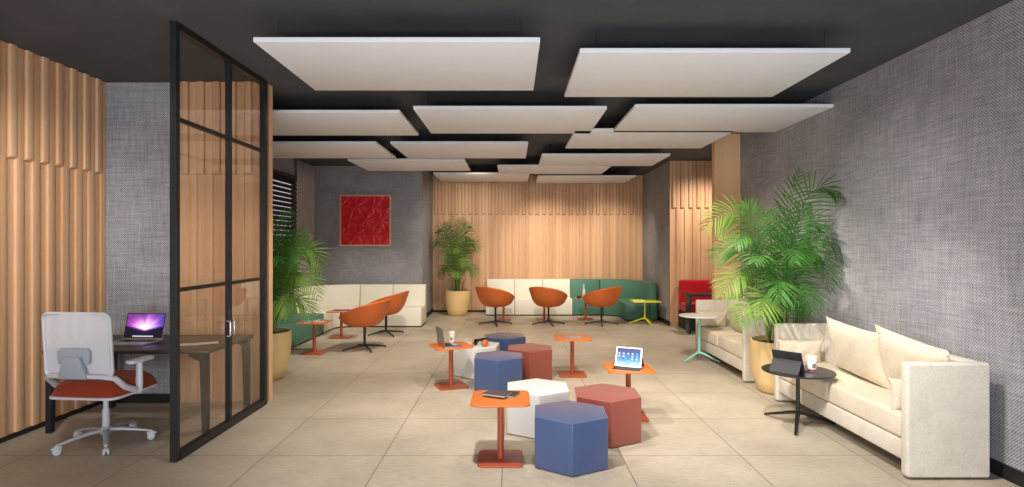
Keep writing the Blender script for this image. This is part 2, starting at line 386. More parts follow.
# skirtings
struct(MB().box(XR-.014, XR, -2.9, 8.27, 0, .1).build('baseboard_right', M_base))
struct(MB().box(XL, XL+.016, -2.9, 5.67, 0, .04).build('baseboard_left', M_base))
struct(MB().box(XL+.016, -3.36, 5.655, 5.67, 0, .09).build('baseboard_office', M_base))
struct(MB().box(-1.88, -1.866, 11.7, 13.3, 0, .09).box(XL, -1.866, 11.686, 11.7, 0, .09).build('baseboard_picture', M_base))
struct(MB().box(-1.866, 3.086, 13.262, 13.3, 0, .045).build('baseboard_back', M_base))
struct(MB().box(3.086, 3.1, 10.98, 13.262, 0, .09).build('baseboard_return', M_base))

# ---------------------------------------------------------------- hanging ceiling panels
def ceiling_panel(x0, y0, wd, dp, label):
    t = thing('ceiling_panel', label, 'ceiling panel', (x0+wd/2, y0+dp/2, 3.04), 0, 'white panels hung from the ceiling')
    MB().box(-wd/2, wd/2, -dp/2, dp/2, 0, .035).build('panel', M_panel, t, bevel=.004, seg=2)
    for sx in (-1, 1):
        for sy in (-1, 1):
            x, y = sx*(wd/2-.14), sy*(dp/2-.1)
            MB().tube([(x, y, .035), (x, y, CH-3.04)], .003, 6).lathe([(.014, .035), (.014, .045), (.004, .05)], 10, 0, Matrix.Translation((x, y, 0))).build('cable', M_cable, t)
    return t
PN = [(-1.84, 3.98, 2.04, 1.26, 'nearest white ceiling panel on the left, beside the glass partition'),
 (.51, 4.20, 2.03, 1.27, 'nearest white ceiling panel on the right, largest beside the grey wall'),
 (-1.05, 5.95, 2.06, 1.32, 'white ceiling panel in the middle directly behind the two nearest panels'),
 (1.29, 5.87, 2.09, 1.32, 'white ceiling panel in the second row closest to the right grey wall'),
 (-3.27, 6.13, 2.04, 1.27, 'white ceiling panel in the second row partly behind the oak wall end'),
 (-1.74, 8.0, 1.97, 1.36, 'white ceiling panel in the third row left of centre, above the orange chairs'),
 (-3.97, 8.0, 2.03, 1.36, 'white ceiling panel in the third row, partly hidden by the oak wall end'),
 (.80, 7.10, 2.03, 1.30, 'white ceiling panel overlapped by the second row panel nearest the right wall'),
 (-2.82, 9.6, 2.01, 1.36, 'white ceiling panel hung in front of the red artwork wall'),
 (.485, 9.06, 2.08, 1.22, 'white ceiling panel ending at the grey return wall on the right'),
 (-.27, 10.33, 2.1, 1.12, 'white ceiling panel with only its left end showing behind another panel'),
 (-1.61, 11.44, 1.97, 1.38, 'small far white ceiling panel above the back palm'),
 (.55, 11.9, 2.08, 1.3, 'farthest white ceiling panel, above the green end of the back sofa')]
for p in PN: ceiling_panel(*p)

# ---------------------------------------------------------------- glass partition
GX = -2.485
gp = thing('glass_partition', 'full height black framed glass partition with bronze tint beside the desk', 'partition', (GX, 4.88, 0))
y0, y1, ym = -.775, .74, .03
MB().box(-.026, .026, y0, y0+.045, 0, CH).build('end_post', M_black, gp, bevel=.003, seg=1)
MB().box(-.03, .03, y1-.045, y1, 0, CH).build('end_post', M_black, gp, bevel=.003, seg=1)
MB().box(-.022, .022, ym-.018, ym+.018, .06, CH-.05).build('mullion', M_black, gp)
MB().box(-.03, .03, y0+.05, y1-.045, 0, .06).build('bottom_rail', M_black, gp)
MB().box(-.03, .03, y0+.05, y1-.045, CH-.05, CH).build('top_rail', M_black, gp)
for z in (1.262, 2.53):
    for a, b in ((y0+.05, ym-.018), (ym+.018, y1-.045)):
        MB().box(-.018, .018, a, b, z-.014, z+.014).build('glazing_bar', M_black, gp)
for z0, z1 in ((.06, 1.248), (1.276, 2.516), (2.544, CH-.05)):
    for a, b in ((y0+.05, ym-.018), (ym+.018, y1-.045)):
        MB().box(-.004, .004, a, b, z0, z1).build('glass_pane', M_glass, gp)
for s in (-1, 1):
    MB().tube([(.004, ym+s*.034, .80), (.03, ym+s*.034, .805), (.034, ym+s*.034, .815), (.034, ym+s*.034, .92), (.03, ym+s*.034, .93), (.004, ym+s*.034, .935)], .008, 10).build('handle', M_chrome, gp, smooth=50)['label'] = 'chrome pull handle'

# ---------------------------------------------------------------- desk, laptop, papers, office chair
dk = thing('desk', 'dark topped office desk on angled charcoal legs behind the glass partition', 'desk', (-3.265, 5.13, 0))
MB().box(-.705, .705, -.40, .42, .675, .705).build('desktop', M_desk, dk, bevel=.004, seg=2)
for sx in (-1, 1):
    for sy in (-1, 1):
        mb = MB(); xo = sx*.645; yo = sy*.37; q = sx
        # tapered leg with a haunched knee under the top
        prof = [(0, 0), (0, .675), (-.16, .675), (-.16, .655), (-.065, .61), (-.045, .0)]
        mb.add([(xo+.04*q+p*q, yo-.025, z) for p, z in prof]+[(xo+.04*q+p*q, yo+.025, z) for p, z in prof],
               [tuple(range(6)), tuple(range(11, 5, -1))]+[(i, 6+i, 6+(i+1)%6, (i+1)%6) for i in range(6)])
        mb.build('leg', M_deskleg, dk, bevel=.003, seg=1)

def laptop(name, label, loc, rz, screen, wd=.34, dp=.235, tilt=15, group=None):
    t = thing(name, label, 'laptop', loc, rz, group)   # hinge along local x at y=0, user at -y
    MB().prism(rrect(wd/2, dp/2, .012), 0, .014, 0, Matrix.Translation((0, -dp/2, 0))).build('body', M_silver, t, bevel=.002, seg=1)
    kb = MB()
    for r in range(5):
        for c_ in range(12):
            x = -wd*.42+c_*wd*.84/12; y = -.03-r*.02
            kb.box(x+.002, x+wd*.84/12-.002, y-.016, y, .014, .0155)
    kb.build('keyboard', M_key, t)
    MB().box(-.05, .05, -dp+.02, -dp*.6, .014, .0145).build('trackpad', M_alu, t)
    Mx = Matrix.Translation((0, -.004, .014)) @ Matrix.Rotation(R(-tilt), 4, 'X')
    h = dp*.97
    MB().box(-wd/2, wd/2, 0, .006, 0, h, 0, Mx).build('lid', M_silver, t, bevel=.002, seg=1)
    a, b, c_, d = -wd/2+.008, wd/2-.008, .012, h-.008
    s1 = MB(); s1.add([(a,-.0008,c_),(b,-.0008,c_),(b,-.0008,d),(a,-.0008,d)], [(0,1,2,3)], 0, Mx, [(0,0),(1,0),(1,1),(0,1)])
    k = .008
    s1.add([(a+k,-.0014,c_+k*1.4),(b-k,-.0014,c_+k*1.4),(b-k,-.0014,d-k),(a+k,-.0014,d-k)], [(0,1,2,3)], 1, Mx, [(0,0),(1,0),(1,1),(0,1)])
    if screen is M_burst:   # dock strip of the desktop
        for i in range(14):
            x = -.10+i*.2/14
            s1.add([(x,-.0018,.024),(x+.011,-.0018,.024),(x+.011,-.0018,.035),(x,-.0018,.035)], [(0,1,2,3)], 2, Mx, [(0,0)]*4)
    s1.build('screen', [M_key, screen, emit_mat('dock_icon', 'e8e6f2', .9)], t)
    return t
laptop('laptop', 'open silver laptop showing a purple light burst on the dark desk', (-3.43, 5.2, .705), R(-3), M_burst, .39, .26)
pp = MB()
for i, (x, y, r) in enumerate(((0, 0, .2), (.12, .05, .5))):
    pp.box(-.09, .09, -.06, .06, i*.0015, .0015+i*.0015, 0, Matrix.Translation((x, y, 0)) @ Matrix.Rotation(r, 4, 'Z'))
o = tag(pp.build('paper_sheets', M_paper), 'loose white papers on the desk seen through the glass', 'paper'); o.location = (-2.88, 5.02, .7052)
MP = MB(); MP.prism(rrect(.11, .09, .01), 0, .002)
o = tag(MP.build('mouse_pad', M_black), 'flat black mouse pad on the desk beside the open laptop', 'mouse pad'); o.location = (-3.72, 5.02, .7052)

oc = thing('office_chair', 'light grey task chair with white mesh back and rust seat at the desk', 'chair', (-3.27, 4.51, 0), R(-5))
hub = MB().lathe([(.032, .075), (.042, .085), (.042, .13), (.03, .14)], 24)
hub.build('hub', M_alu, oc, smooth=40)
crot = R(5)
for k in range(5):
    a = R(-54+72*k)+crot; ca, sa = math.cos(a), math.sin(a)
    MB().tube([(ca*r, sa*r, z) for r, z in ((.02, .112), (.12, .108), (.24, .088), (.315, .072))], [.026, .023, .018, .015], 10, 0, None, .7).build('leg', M_alu, oc, smooth=50)
    mb = MB()
    for s in (-1, 1):
        Mx = Matrix.Translation((ca*.32-sa*s*.014, sa*.32+ca*s*.014, .027)) @ Matrix.Rotation(a, 4, 'Z') @ Matrix.Rotation(R(90), 4, 'X')
        mb.lathe([(.02, -.009), (.027, -.006), (.027, .006), (.02, .009)], 20, 0, Mx)
    mb.tube([(ca*.32, sa*.32, .03), (ca*.32, sa*.32, .078)], .009, 8)
    mb.tube([(ca*.29, sa*.29, .05), (ca*.32, sa*.32, .058), (ca*.35, sa*.35, .045)], .014, 8)
    mb.build('caster', M_chair_white, oc, smooth=40)
MB().lathe([(.026, .13), (.026, .28), (.019, .28), (.019, .40)], 20).build('gas_column', M_chair_white, oc, smooth=40)
MB().box(-.09, .09, -.12, .12, .385, .42).build('mechanism', M_chair_grey, oc, bevel=.01)
MB().tube([(.1, .05, .40), (.22, .06, .395), (.25, .06, .40)], [.006, .006, .011], 8).build('lever', M_chair_white, oc, smooth=50)
MB().prism(rrect(.285, .26, .08), .415, .435).build('seat_pan', M_chair_white, oc, bevel=.006, seg=2)
def seatf(u, v):
    x, y = 2*u-1, 2*v-1
    k = (1-x**6)**.5 if abs(x) < 1 else 0
    k *= (1-y**6)**.5 if abs(y) < 1 else 0
    sx = .285*x*(1-.10*y*y*abs(x)); sy = .26*y*(1-.08*x*x)
    return (sx, sy+.01, .435+.125*k-.012*max(0, y)**3)
mb = MB(); mb.grid(seatf, 24, 24); mb.grid(lambda u, v: (seatf(u, v)[0], seatf(u, v)[1], .434), 24, 24)
mb.build('seat', M_seat, oc, smooth=60, weld=True)
# back: curved mesh sheet in a rounded frame
def backp(x, z, off=0):   # x -.27..27, z .59..1.085
    s = (z-.55)/.53
    return Vector((x, -.245-.05*s*s+.02*s-.05*(1-(x/.31)**2)*.6+off, z))
mb = MB()
sh = rrect(.266, .245, .05, 6)
cz = .835
def inside(x, z):  # clamp to rounded rect
    return (x, z)
mb.grid(lambda u, v: backp((2*u-1)*.262, cz+(2*v-1)*.24), 20, 20)
mb.build('back_mesh', M_mesh, oc, smooth=60)
loop = [backp(x*1.02, cz+z) for x, z in sh]; loop.append(loop[0]); loop.append(loop[1])
MB().tube(loop, .014, 8, 0, None, .8).build('back_frame', M_chair_white, oc, smooth=60)
mb = MB()   # lumbar bracket: wide bar with a tapering stem
def panel_shape(mb, poly, off, th):
    n = len(poly); a = [backp(x, z, off) for x, z in poly]; b = [p+Vector((0, -th, 0)) for p in a]
    mb.add(a+b, [tuple(range(n)), tuple(range(2*n-1, n-1, -1))]+[(i, (i+1)%n, n+(i+1)%n, n+i) for i in range(n)])
panel_shape(mb, [(-.125, .70), (-.13, .79), (-.11, .815), (.11, .815), (.13, .79), (.125, .70), (.09, .695), (.075, .745), (-.075, .745), (-.09, .695)], -.018, .02)
mb.build('lumbar_support', M_chair_grey, oc, bevel=.005, seg=2)
mb = MB(); panel_shape(mb, [(-.12, .59), (-.06, .755), (.06, .755), (.12, .59)], -.02, .035)
mb.build('back_bracket', M_chair_grey, oc, bevel=.007, seg=2)
MB().tube([(-.28, -.02, .44), (-.287, -.15, .50), (-.28, -.24, .585), (-.2, -.285, .605), (0, -.305, .607), (.2, -.285, .605), (.28, -.24, .585), (.287, -.15, .50), (.28, -.02, .44)], [.02,.02,.018,.016,.016,.016,.018,.02,.02], 10, 0, None, 1.2).build('yoke', M_chair_white, oc, smooth=60)
for s in (-1, 1):
    ar = MB().tube([(s*.25, .0, .425), (s*.285, .0, .44), (s*.285, .0, .5), (s*.272, .02, .655)], [.02, .022, .022, .018], 10, 0, None, 1.4).build('armrest', M_chair_white, oc, smooth=60)
    MB().prism(rrect(.042, .125, .035), .655, .682, 0, Matrix.Translation((s*.262, .04, 0))).build('arm_pad', M_chair_white, ar, bevel=.009)

# ---------------------------------------------------------------- hexagonal stools
def hex_stool(x, y, mat, ang, label):
    t = thing('hexagonal_stool', label, 'stool', (x, y, 0), R(ang), 'hexagonal stools')
    rr = .301
    hexa = lambda r: [(r*math.cos(R(60*k)), r*math.sin(R(60*k))) for k in range(6)]
    MB().prism(hexa(rr), .008, .366).build('body', mat, t, bevel=.004, seg=3)
    MB().prism(hexa(rr-.03), 0, .008).build('glide_base', M_plinth, t)
hex_stool(.43, 4.14, M_hex_blue, -93, 'nearest blue hexagonal stool beside the front orange table')
hex_stool(.79, 4.68, M_hex_red, -92, 'larger looking brick red hexagonal stool in front of the tablet table')
hex_stool(.222, 4.87, M_hex_white, -90, 'white hexagonal stool behind the front table with nothing on it')
hex_stool(-.15, 6.23, M_hex_blue, -90, 'blue hexagonal stool in front of the white stool with headphones')
hex_stool(.215, 6.72, M_hex_red, -92, 'smaller looking brick red hexagonal stool in the rear cluster')
hex_stool(-.10, 7.58, M_hex_blue, -80, 'farthest blue hexagonal stool at the back of the rear cluster')
hex_stool(-.43, 6.92, M_hex_white, -97, 'white hexagonal stool with orange headphones lying on top')

# ---------------------------------------------------------------- square orange pedestal tables
def make_square_table(x, y, rz, label, mt, mb_):
    t = thing('pedestal_table', label, 'side table', (x, y, 0), R(rz), 'square orange pedestal tables')
    MB().prism(rrect(.216, .216, .06), .448, .46).build('tabletop', mt, t, bevel=.003, seg=2)
    MB().lathe([(.024, .014), (.024, .448)], 20).build('post', mb_, t, smooth=40)
    MB().prism(rrect(.165, .165, .04), 0, .014).build('base_plate', mb_, t, bevel=.003, seg=2)
    return t
TABLES = [(-.085, 4.17, 0, 'nearest square orange side table holding dark notebooks'),
 (-.69, 6.33, 22, 'square orange side table holding the open silver laptop and coffee cup'),
 (.74, 6.88, 0, 'square orange side table with a grey magazine, behind the red stools'),
 (1.08, 5.2, 0, 'square orange side table holding the lit tablet'),
 (-2.92, 8.27, 0, 'square orange side table beside the green left sofa with magazines'),
 (-2.94, 9.65, 0, 'square orange side table by the white left sofa with one magazine'),
 (-.18, 11.96, 0, 'square orange table behind the left chair of the back row'),
 (.69, 11.96, 0, 'square orange table behind the middle chair of the back row'),
 (1.57, 11.96, 0, 'square orange table with a white bottle before the green back sofa')]
for x, y, rz, lb in TABLES: make_square_table(x, y, rz, lb, M_orange_t, M_rust_t)

def tripod_table(name, label, x, y, r, h, feet_ang, mtop, mleg, legr=.33, square=False):
    t = thing(name, label, 'side table', (x, y, 0))
    if square: MB().prism(rrect(r, r*.9, .05), h-.012, h).build('tabletop', mtop, t, bevel=.003, seg=2)
    else: MB().lathe([(r-.006, h-.014), (r, h-.008), (r, h-.004), (r-.004, h)], 56).build('tabletop', mtop, t, smooth=40)
    MB().lathe([(.017, .09), (.017, h-.03), (.05, h-.014)], 18).build('post', mleg, t, smooth=40)
    for k in range(3):
        a = R(feet_ang+120*k); ca, sa = math.cos(a), math.sin(a)
        MB().tube([(ca*q, sa*q, z) for q, z in ((0, .115), (.06, .10), (legr*.6, .055), (legr, .012))], [.02, .019, .016, .012], 10, 0, None, .8).build('leg', mleg, t, smooth=50)
    return t
tripod_table('round_table', 'round black side table on a black tripod before the near cream sofa', 2.535, 4.965, .298, .487, -120, M_btop, M_black)
tripod_table('round_table', 'round white topped side table on a mint green tripod', 2.58, 7.72, .27, .625, -33, M_wtop, M_mint, .28)
tripod_table('yellow_table', 'lemon yellow tripod table in front of the green sofa end', 2.68, 11.3, .285, .465, -75, M_yellow, M_yellow, .30, True)

# ---------------------------------------------------------------- tub chairs
def make_tub(label, loc, rz):
    t = thing('tub_chair', label, 'chair', loc, rz, 'orange tub chairs on black star bases')   # faces +y
    def P(u, v, inset=0):
        th = 2*PI*u; fx, fy = math.sin(th), math.cos(th)     # fy=+1 front
        q = (1-fy)/2
        rim = .43+.35*q**.62; zb = .362
        rx, ry = .342-inset, .335-inset
        k = (abs(fx)**2.5+abs(fy)**2.5)**(-1/2.5)             # slightly squared plan
        rr = math.sin(v*PI/2)**.5; hh = 1-math.cos(v*PI/2)**1.2
        flare = 1+.04*max(0, v-.75)/.25
        yy = fy*k*ry*rr*flare-.05*max(0, -fy)*v*v
        return (fx*k*rx*rr*flare, yy, zb+inset+(rim-zb-inset)*hh)
    mb = MB(); mb.grid(lambda u, v: P(u, .03+v*.97), 48, 16, 0, None, True)
    mb.add([P(k/48, .03) for k in range(48)], [tuple(range(48))])
    mb.build('shell', M_orange, t, smooth=70, weld=True, solid=.018)
    mb = MB(); mb.lathe([(.01, .432), (.16, .43), (.22, .42), (.235, .405), (.2, .395)], 32, 0, Matrix.Translation((0, .02, 0)))
    mb.build('seat_pad', M_orange, t, smooth=60)
    MB().lathe([(.02, .06), (.02, .335), (.09, .352), (.09, .36)], 18).build('column', M_black, t, smooth=40)
    for k in range(4):
        a = R(45+90*k); ca, sa = math.cos(a), math.sin(a)
        MB().tube([(ca*q, sa*q, z) for q, z in ((0, .065), (.1, .055), (.33, .02))], [.017, .016, .011], 8).tube([(ca*.325, sa*.325, 0), (ca*.325, sa*.325, .022)], .012, 8).build('leg', M_black, t, smooth=50)
    return t
tub = make_tub('orange tub chair at the left of the back row of three', (-.33, 11.2, 0), R(-38))
dup(tub, (.73, 11.2, 0), R(-32), 'orange tub chair in the middle of the back row of three')
dup(tub, (1.79, 11.2, 0), R(38), 'orange tub chair before the green back sofa near the yellow table')
dup(tub, (-2.25, 8.55, 0), R(77), 'nearer orange tub chair facing the left green sofa')
dup(tub, (-2.24, 9.95, 0), R(80), 'farther orange tub chair facing the white corner sofa at left')

# ---------------------------------------------------------------- modular sofas
DEPTH = .69
def module(label, mat, path, group, name='sofa_module'):
    """path: list of (front point, back point) in plan, swept along the module"""
    f0, b0 = path[0]; base = Vector(((f0[0]+b0[0])/2, (f0[1]+b0[1])/2, 0))
    t = thing(name, label, 'sofa', base, 0, group)
    def sweep(prof, nm, m, bevel):
        mb = MB(); n = len(prof); vs_ = []
        for f, b in path:
            f = Vector((*f, 0)); b = Vector((*b, 0))
            L = (b-f).length; e = (b-f)/L
            for q, z in prof:
                d = q if q < .3 else L-(DEPTH-q)
                vs_.append(f+e*d+Vector((0, 0, z))-base)
        N = len(path)
        fs = [(i*n+k, i*n+(k+1)%n, (i+1)*n+(k+1)%n, (i+1)*n+k) for i in range(N-1) for k in range(n)]
        fs += [tuple(range(n)), tuple(range(N*n-1, (N-1)*n-1, -1))]
        mb.add(vs_, fs)
        return mb.build(nm, m, t, bevel=bevel, seg=2, smooth=50)
    sweep([(.0, .025), (.0, .375), (.55, .375), (.55, .025)], 'seat', mat, .012)
    sweep([(.552, .025), (.49, .376), (.54, .79), (.66, .79), (.69, .025)], 'backrest', mat, .012)
    sweep([(.04, 0), (.04, .025), (.65, .025), (.65, 0)], 'plinth', M_plinth, 0)
    return t
GAP = .004
def straight_x(x0, x1, yf, yb): return [((x0+GAP, yf), (x0+GAP, yb)), ((x1-GAP, yf), (x1-GAP, yb))]
def straight_y(y0_, y1_, xf, xb): return [((xf, y0_+GAP), (xb, y0_+GAP)), ((xf, y1_-GAP), (xb, y1_-GAP))]
def arc(cx, cy, a0, a1, rf, rb, n=14):
    return [((cx+rf*math.cos(R(a0+(a1-a0)*k/n)), cy+rf*math.sin(R(a0+(a1-a0)*k/n))), (cx+rb*math.cos(R(a0+(a1-a0)*k/n)), cy+rb*math.sin(R(a0+(a1-a0)*k/n)))) for k in range(n+1)]
GL = 'modular sofa at the left of the lounge'; GB = 'modular sofa along the back oak wall'
XF = -3.355; XB = XF-DEPTH
for (a, b), lb in zip(((8.02, 8.68), (8.68, 9.34), (9.34, 10.0)), ('green sofa module nearest the left potted palm', 'middle green sofa module under the blind', 'green sofa module next to the white left sofa')):
    module(lb, M_green_up, straight_y(a, b, XF, XB), GL)
module('short white sofa module joining the green left sofa', M_white_up, straight_y(10.0, 10.515, XF, XB), GL)
module('curved white corner sofa module under the curtain', M_white_up, arc(-3.07, 10.515, 179.4, 90.6, .285, .285+DEPTH), GL)
module('white sofa module under the red artwork beside the curved corner', M_white_up, straight_x(-3.07, -2.41, 10.8, 10.8+DEPTH), GL)
module('white sofa module at the right end under the red artwork', M_white_up, straight_x(-2.41, -1.75, 10.8, 10.8+DEPTH), GL)
YF = 12.56; YB = YF+DEPTH
for (a, b), lb in zip(((-.59, .06), (.06, .71), (.71, 1.36)), ('white sofa module at the left end of the back wall sofa', 'white sofa module in the middle of the back wall whites', 'white sofa module touching the green back wall sofa')):
    module(lb, M_white_up, straight_x(a, b, YF, YB), GB)
module('straight green sofa module next to the white back wall sofa', M_green_up, straight_x(1.36, 2.05, YF, YB), GB)
module('curved green corner sofa module at the back right', M_green_up, arc(2.05, YF-.31, 89.4, .6, .31, .31+DEPTH), GB)
module('green sofa end module behind the yellow table', M_green_up, straight_y(11.72, YF-.31, 2.36, 2.36+DEPTH), GB)

# ---------------------------------------------------------------- cream sofas along the right wall
def cream_sofa(y0_, y1_, label):
    L = y1_-y0_
    t = thing('cream_sofa', label, 'sofa', (2.968, y0_+L/2, 0), 0, 'cream box sofas along the right wall')
    h = L/2; A = .075
    for s in (-1, 1):
        MB().box(-.285, .285, min(s*h, s*(h-A)), max(s*h, s*(h-A)), .012, .795).build('arm_panel', M_cream, t, bevel=.022, seg=4)
    MB().box(.19, .285, -h+A+.002, h-A-.002, .012, .79).build('backrest', M_cream, t, bevel=.02, seg=4)
    MB().box(-.272, .188, -h+A+.002, h-A-.002, .11, .252).build('seat_base', M_cream, t, bevel=.012)
    for s in (-1, 1):
        MB().box(-.278, .186, min(s*.003, s*(h-A-.004)), max(s*.003, s*(h-A-.004)), .254, .425).build('seat_cushion', M_pillow, t, bevel=.028, seg=4)
    for s in (-1, 1):
        MB().box(-.02, .2, s*(h-.35)-.03, s*(h-.35)+.03, 0, .11).build('foot', M_plinth, t)
    return t
cream_sofa(3.80, 5.75, 'near cream upholstered sofa with tall side panels on the right')
cream_sofa(6.47, 8.2, 'far cream sofa behind the potted palm beside the mint table')
def pillow(loc, rot, hw, hh, th, label, name='pillow'):
    def fn(sg):
        def g(u, v):
            x, y = 2*u-1, 2*v-1
            k = max(0, (1-abs(x)**2.6))*max(0, (1-abs(y)**2.6))
            pin = 1-.10*(1-abs(x)**2)*abs(y)**3; pin2 = 1-.14*(1-abs(y)**2)*abs(x)**3
            return (x*hw*pin2, sg*th*(k**.55)+.004*math.sin(9*x+5*y)*k, y*hh*pin)
        return g
    mb = MB(); mb.grid(fn(1), 26, 26); mb.grid(fn(-1), 26, 26)
    o = mb.build(name, M_pillow, None, smooth=180, weld=True)
    o.location = loc; o.rotation_euler = rot
    return tag(o, label, 'pillow', 'loose cream pillows on the sofas')
# local x = width, z = height, y = thickness ; rotate so the width runs along the wall
pillow((3.02, 4.90, .665), (R(-14), R(-2), R(88)), .42, .25, .085, 'large cream pillow on the near sofa away from the camera')
pillow((3.04, 4.235, .672), (R(-14), R(-6), R(92)), .385, .25, .085, 'large cream pillow on the near sofa beside the close side panel')
pillow((2.86, 5.565, .535), (R(-10), R(0), R(178)), .23, .125, .07, 'low cream bolster pillow against the far side panel of the near sofa')
pillow((2.86, 4.0, .53), (R(8), 0, R(178)), .16, .115, .06, 'small cream pillow half hidden by the near side panel')
pillow((3.03, 7.42, .66), (R(-14), R(8), R(88)), .34, .25, .085, 'large cream pillow on the far sofa by the palm')
pillow((2.87, 8.01, .535), (R(-10), 0, R(178)), .22, .12, .07, 'low cream bolster pillow at the far end of the far sofa')

# ---------------------------------------------------------------- red banquette and black table in the niche
t = thing('red_banquette', 'red upholstered banquette against the niche slats behind the column', 'sofa', (3.86, 10.62, 0))
MB().box(-.62, .62, -.33, .30, .0, .33).build('base', M_plinth, t, bevel=.005, seg=1)
MB().box(-.62, .62, -.36, .12, .332, .50).build('seat', M_red_up, t, bevel=.035, seg=4)
MB().box(-.62, .62, .12, .31, .332, .915).build('backrest', M_red_up, t, bevel=.04, seg=4)
t = thing('black_table', 'black slab leg table in front of the red banquette', 'table', (3.72, 10.1, 0))
MB().box(-.56, .56, -.22, .22, .68, .725).build('tabletop', M_btop, t, bevel=.004, seg=1)
for s in (-1, 1):
    MB().box(min(s*.56, s*.51), max(s*.56, s*.51), -.09, .09, 0, .68).build('leg', M_btop, t, bevel=.004, seg=1)

# ---------------------------------------------------------------- palms
def frond(root, p0, p1, p2, ll, n, seed, mat, xmax=None, xmin=None):
    # each blade turns its upper face partly towards the open room
    rnd = random.Random(seed); mb = MB(); p0, p1, p2 = Vector(p0), Vector(p1), Vector(p2)
    B = lambda t: p0*(1-t)**2+p1*2*t*(1-t)+p2*t*t
    T = lambda t: ((p1-p0)*(1-t)+(p2-p1)*t).normalized()
    N = 12
    mb.tube([B(k/N) for k in range(N+1)], [.008*(1-k/N*.8) for k in range(N+1)], 6)
    up = Vector((rnd.uniform(-.15, .15), -.7, .7)); tw = rnd.uniform(-.35, .35)
    for i in range(n):
        tt = i/(n-1); t = .22+.77*tt
        tg = T(t); p = B(t)
        side = tg.cross(up)
        if side.length < .15: side = Vector((math.cos(seed), math.sin(seed), 0))
        side.normalize(); side = Matrix.Rotation(tw, 3, tg) @ side
        nu = side.cross(tg).normalized()
        prof = (math.sin(PI*(.16+.80*tt)))**.7
        for sg in (-1, 1):
            L = ll*prof*rnd.uniform(.88, 1.08)
            a = R(28+26*tt+rnd.uniform(-5, 5))
            d = (side*sg*math.cos(a)+tg*math.sin(a)+nu*rnd.uniform(.05, .25)).normalized()
            wv = (tg-d*tg.dot(d)).normalized()
            wd = .0088*(.55+.45*prof); droop = rnd.uniform(.18, .42)
            vs_ = []
            prfl = ((0, .35), (.2, .9), (.45, 1.0), (.75, .65), (1, .04))
            for s_, wf in prfl:
                c = p+d*L*s_+Vector((0, 0, -1))*droop*L*s_*s_
                vs_ += [c-wv*wd*wf, c+nu*wd*wf*.35*0-Vector((0,0,.25))*wd*wf, c+wv*wd*wf]
            fs = []
            for k in range(4):
                for q in (0, 1): fs.append((3*k+q, 3*k+q+1, 3*k+q+4, 3*k+q+3))
            mb.add(vs_, fs)
    loc = root.location
    for v in mb.v:
        if xmax is not None and v.x > xmax: v.x = xmax-.002*rnd.random()
        if xmin is not None and v.x < xmin: v.x = xmin+.002*rnd.random()
        v -= loc
    mb.keep = True
    return mb.build('frond', mat, root, smooth=60)
def pot_parts(root, r, h):
    prof = [(r*.62, 0), (r*.72, .012), (r*.86, h*.25), (r*.96, h*.5), (r*1.0, h*.78), (r*.985, h), (r*.93, h), (r*.93, h-.05)]
    mb = MB(); mb.lathe(prof, 48, 0, None, False); mb.add([(r*.62*math.cos(2*PI*k/48), r*.62*math.sin(2*PI*k/48), 0) for k in range(48)], [tuple(range(48))])
    mb.build('pot', M_pot, root, smooth=50, weld=True)
    rnd = random.Random(3); mb = MB()
    mb.grid(lambda u, v: (r*.93*v*math.cos(2*PI*u), r*.93*v*math.sin(2*PI*u), h-.05+.018*math.sin(7*u*6.28+9*v)*v*(1-v)+.02*(1-v)), 32, 8, 0, None, True)
    mb.build('soil', M_soil, root, smooth=60, weld=True)
def palm(label, loc, r, h, specs, ll, n, seed, xmax=None, xmin=None):
    root = thing('potted_palm', label, 'potted plant', loc, 0, 'potted areca palms')
    pot_parts(root, r, h); rnd = random.Random(seed)
    base = Vector(loc)+Vector((0, 0, h-.05))
    for k in range(7):
        a = k*2*PI/7+.3; q = r*.33
        s0 = base+Vector((math.cos(a)*q, math.sin(a)*q, 0)); s1 = s0+Vector((math.cos(a)*.05, math.sin(a)*.05, rnd.uniform(.2, .4)))
        mb = MB().tube([s0-root.location, (s0+s1)/2-root.location+Vector((.004, 0, 0)), s1-root.location], [.013, .011, .008], 8)
        mb.build('cane', M_stem, root, smooth=60)
    for i, (tip, ctl, kind) in enumerate(specs):
        a = rnd.uniform(0, 2*PI); q = r*.3*rnd.random()
        p0 = base+Vector((math.cos(a)*q, math.sin(a)*q, 0))
        ln = (Vector(tip)-p0).length
        frond(root, p0, ctl, tip, ll*min(1.1, .62+.3*ln), n, seed*50+i, {'g': M_leaf, 'd': M_leaf_d, 'y': M_leaf_y}[kind], xmax, xmin)
    return root
def S(tx, ty, td, cx, cy, cd, k): return (W(tx, ty, td), W(cx, cy, cd), k)
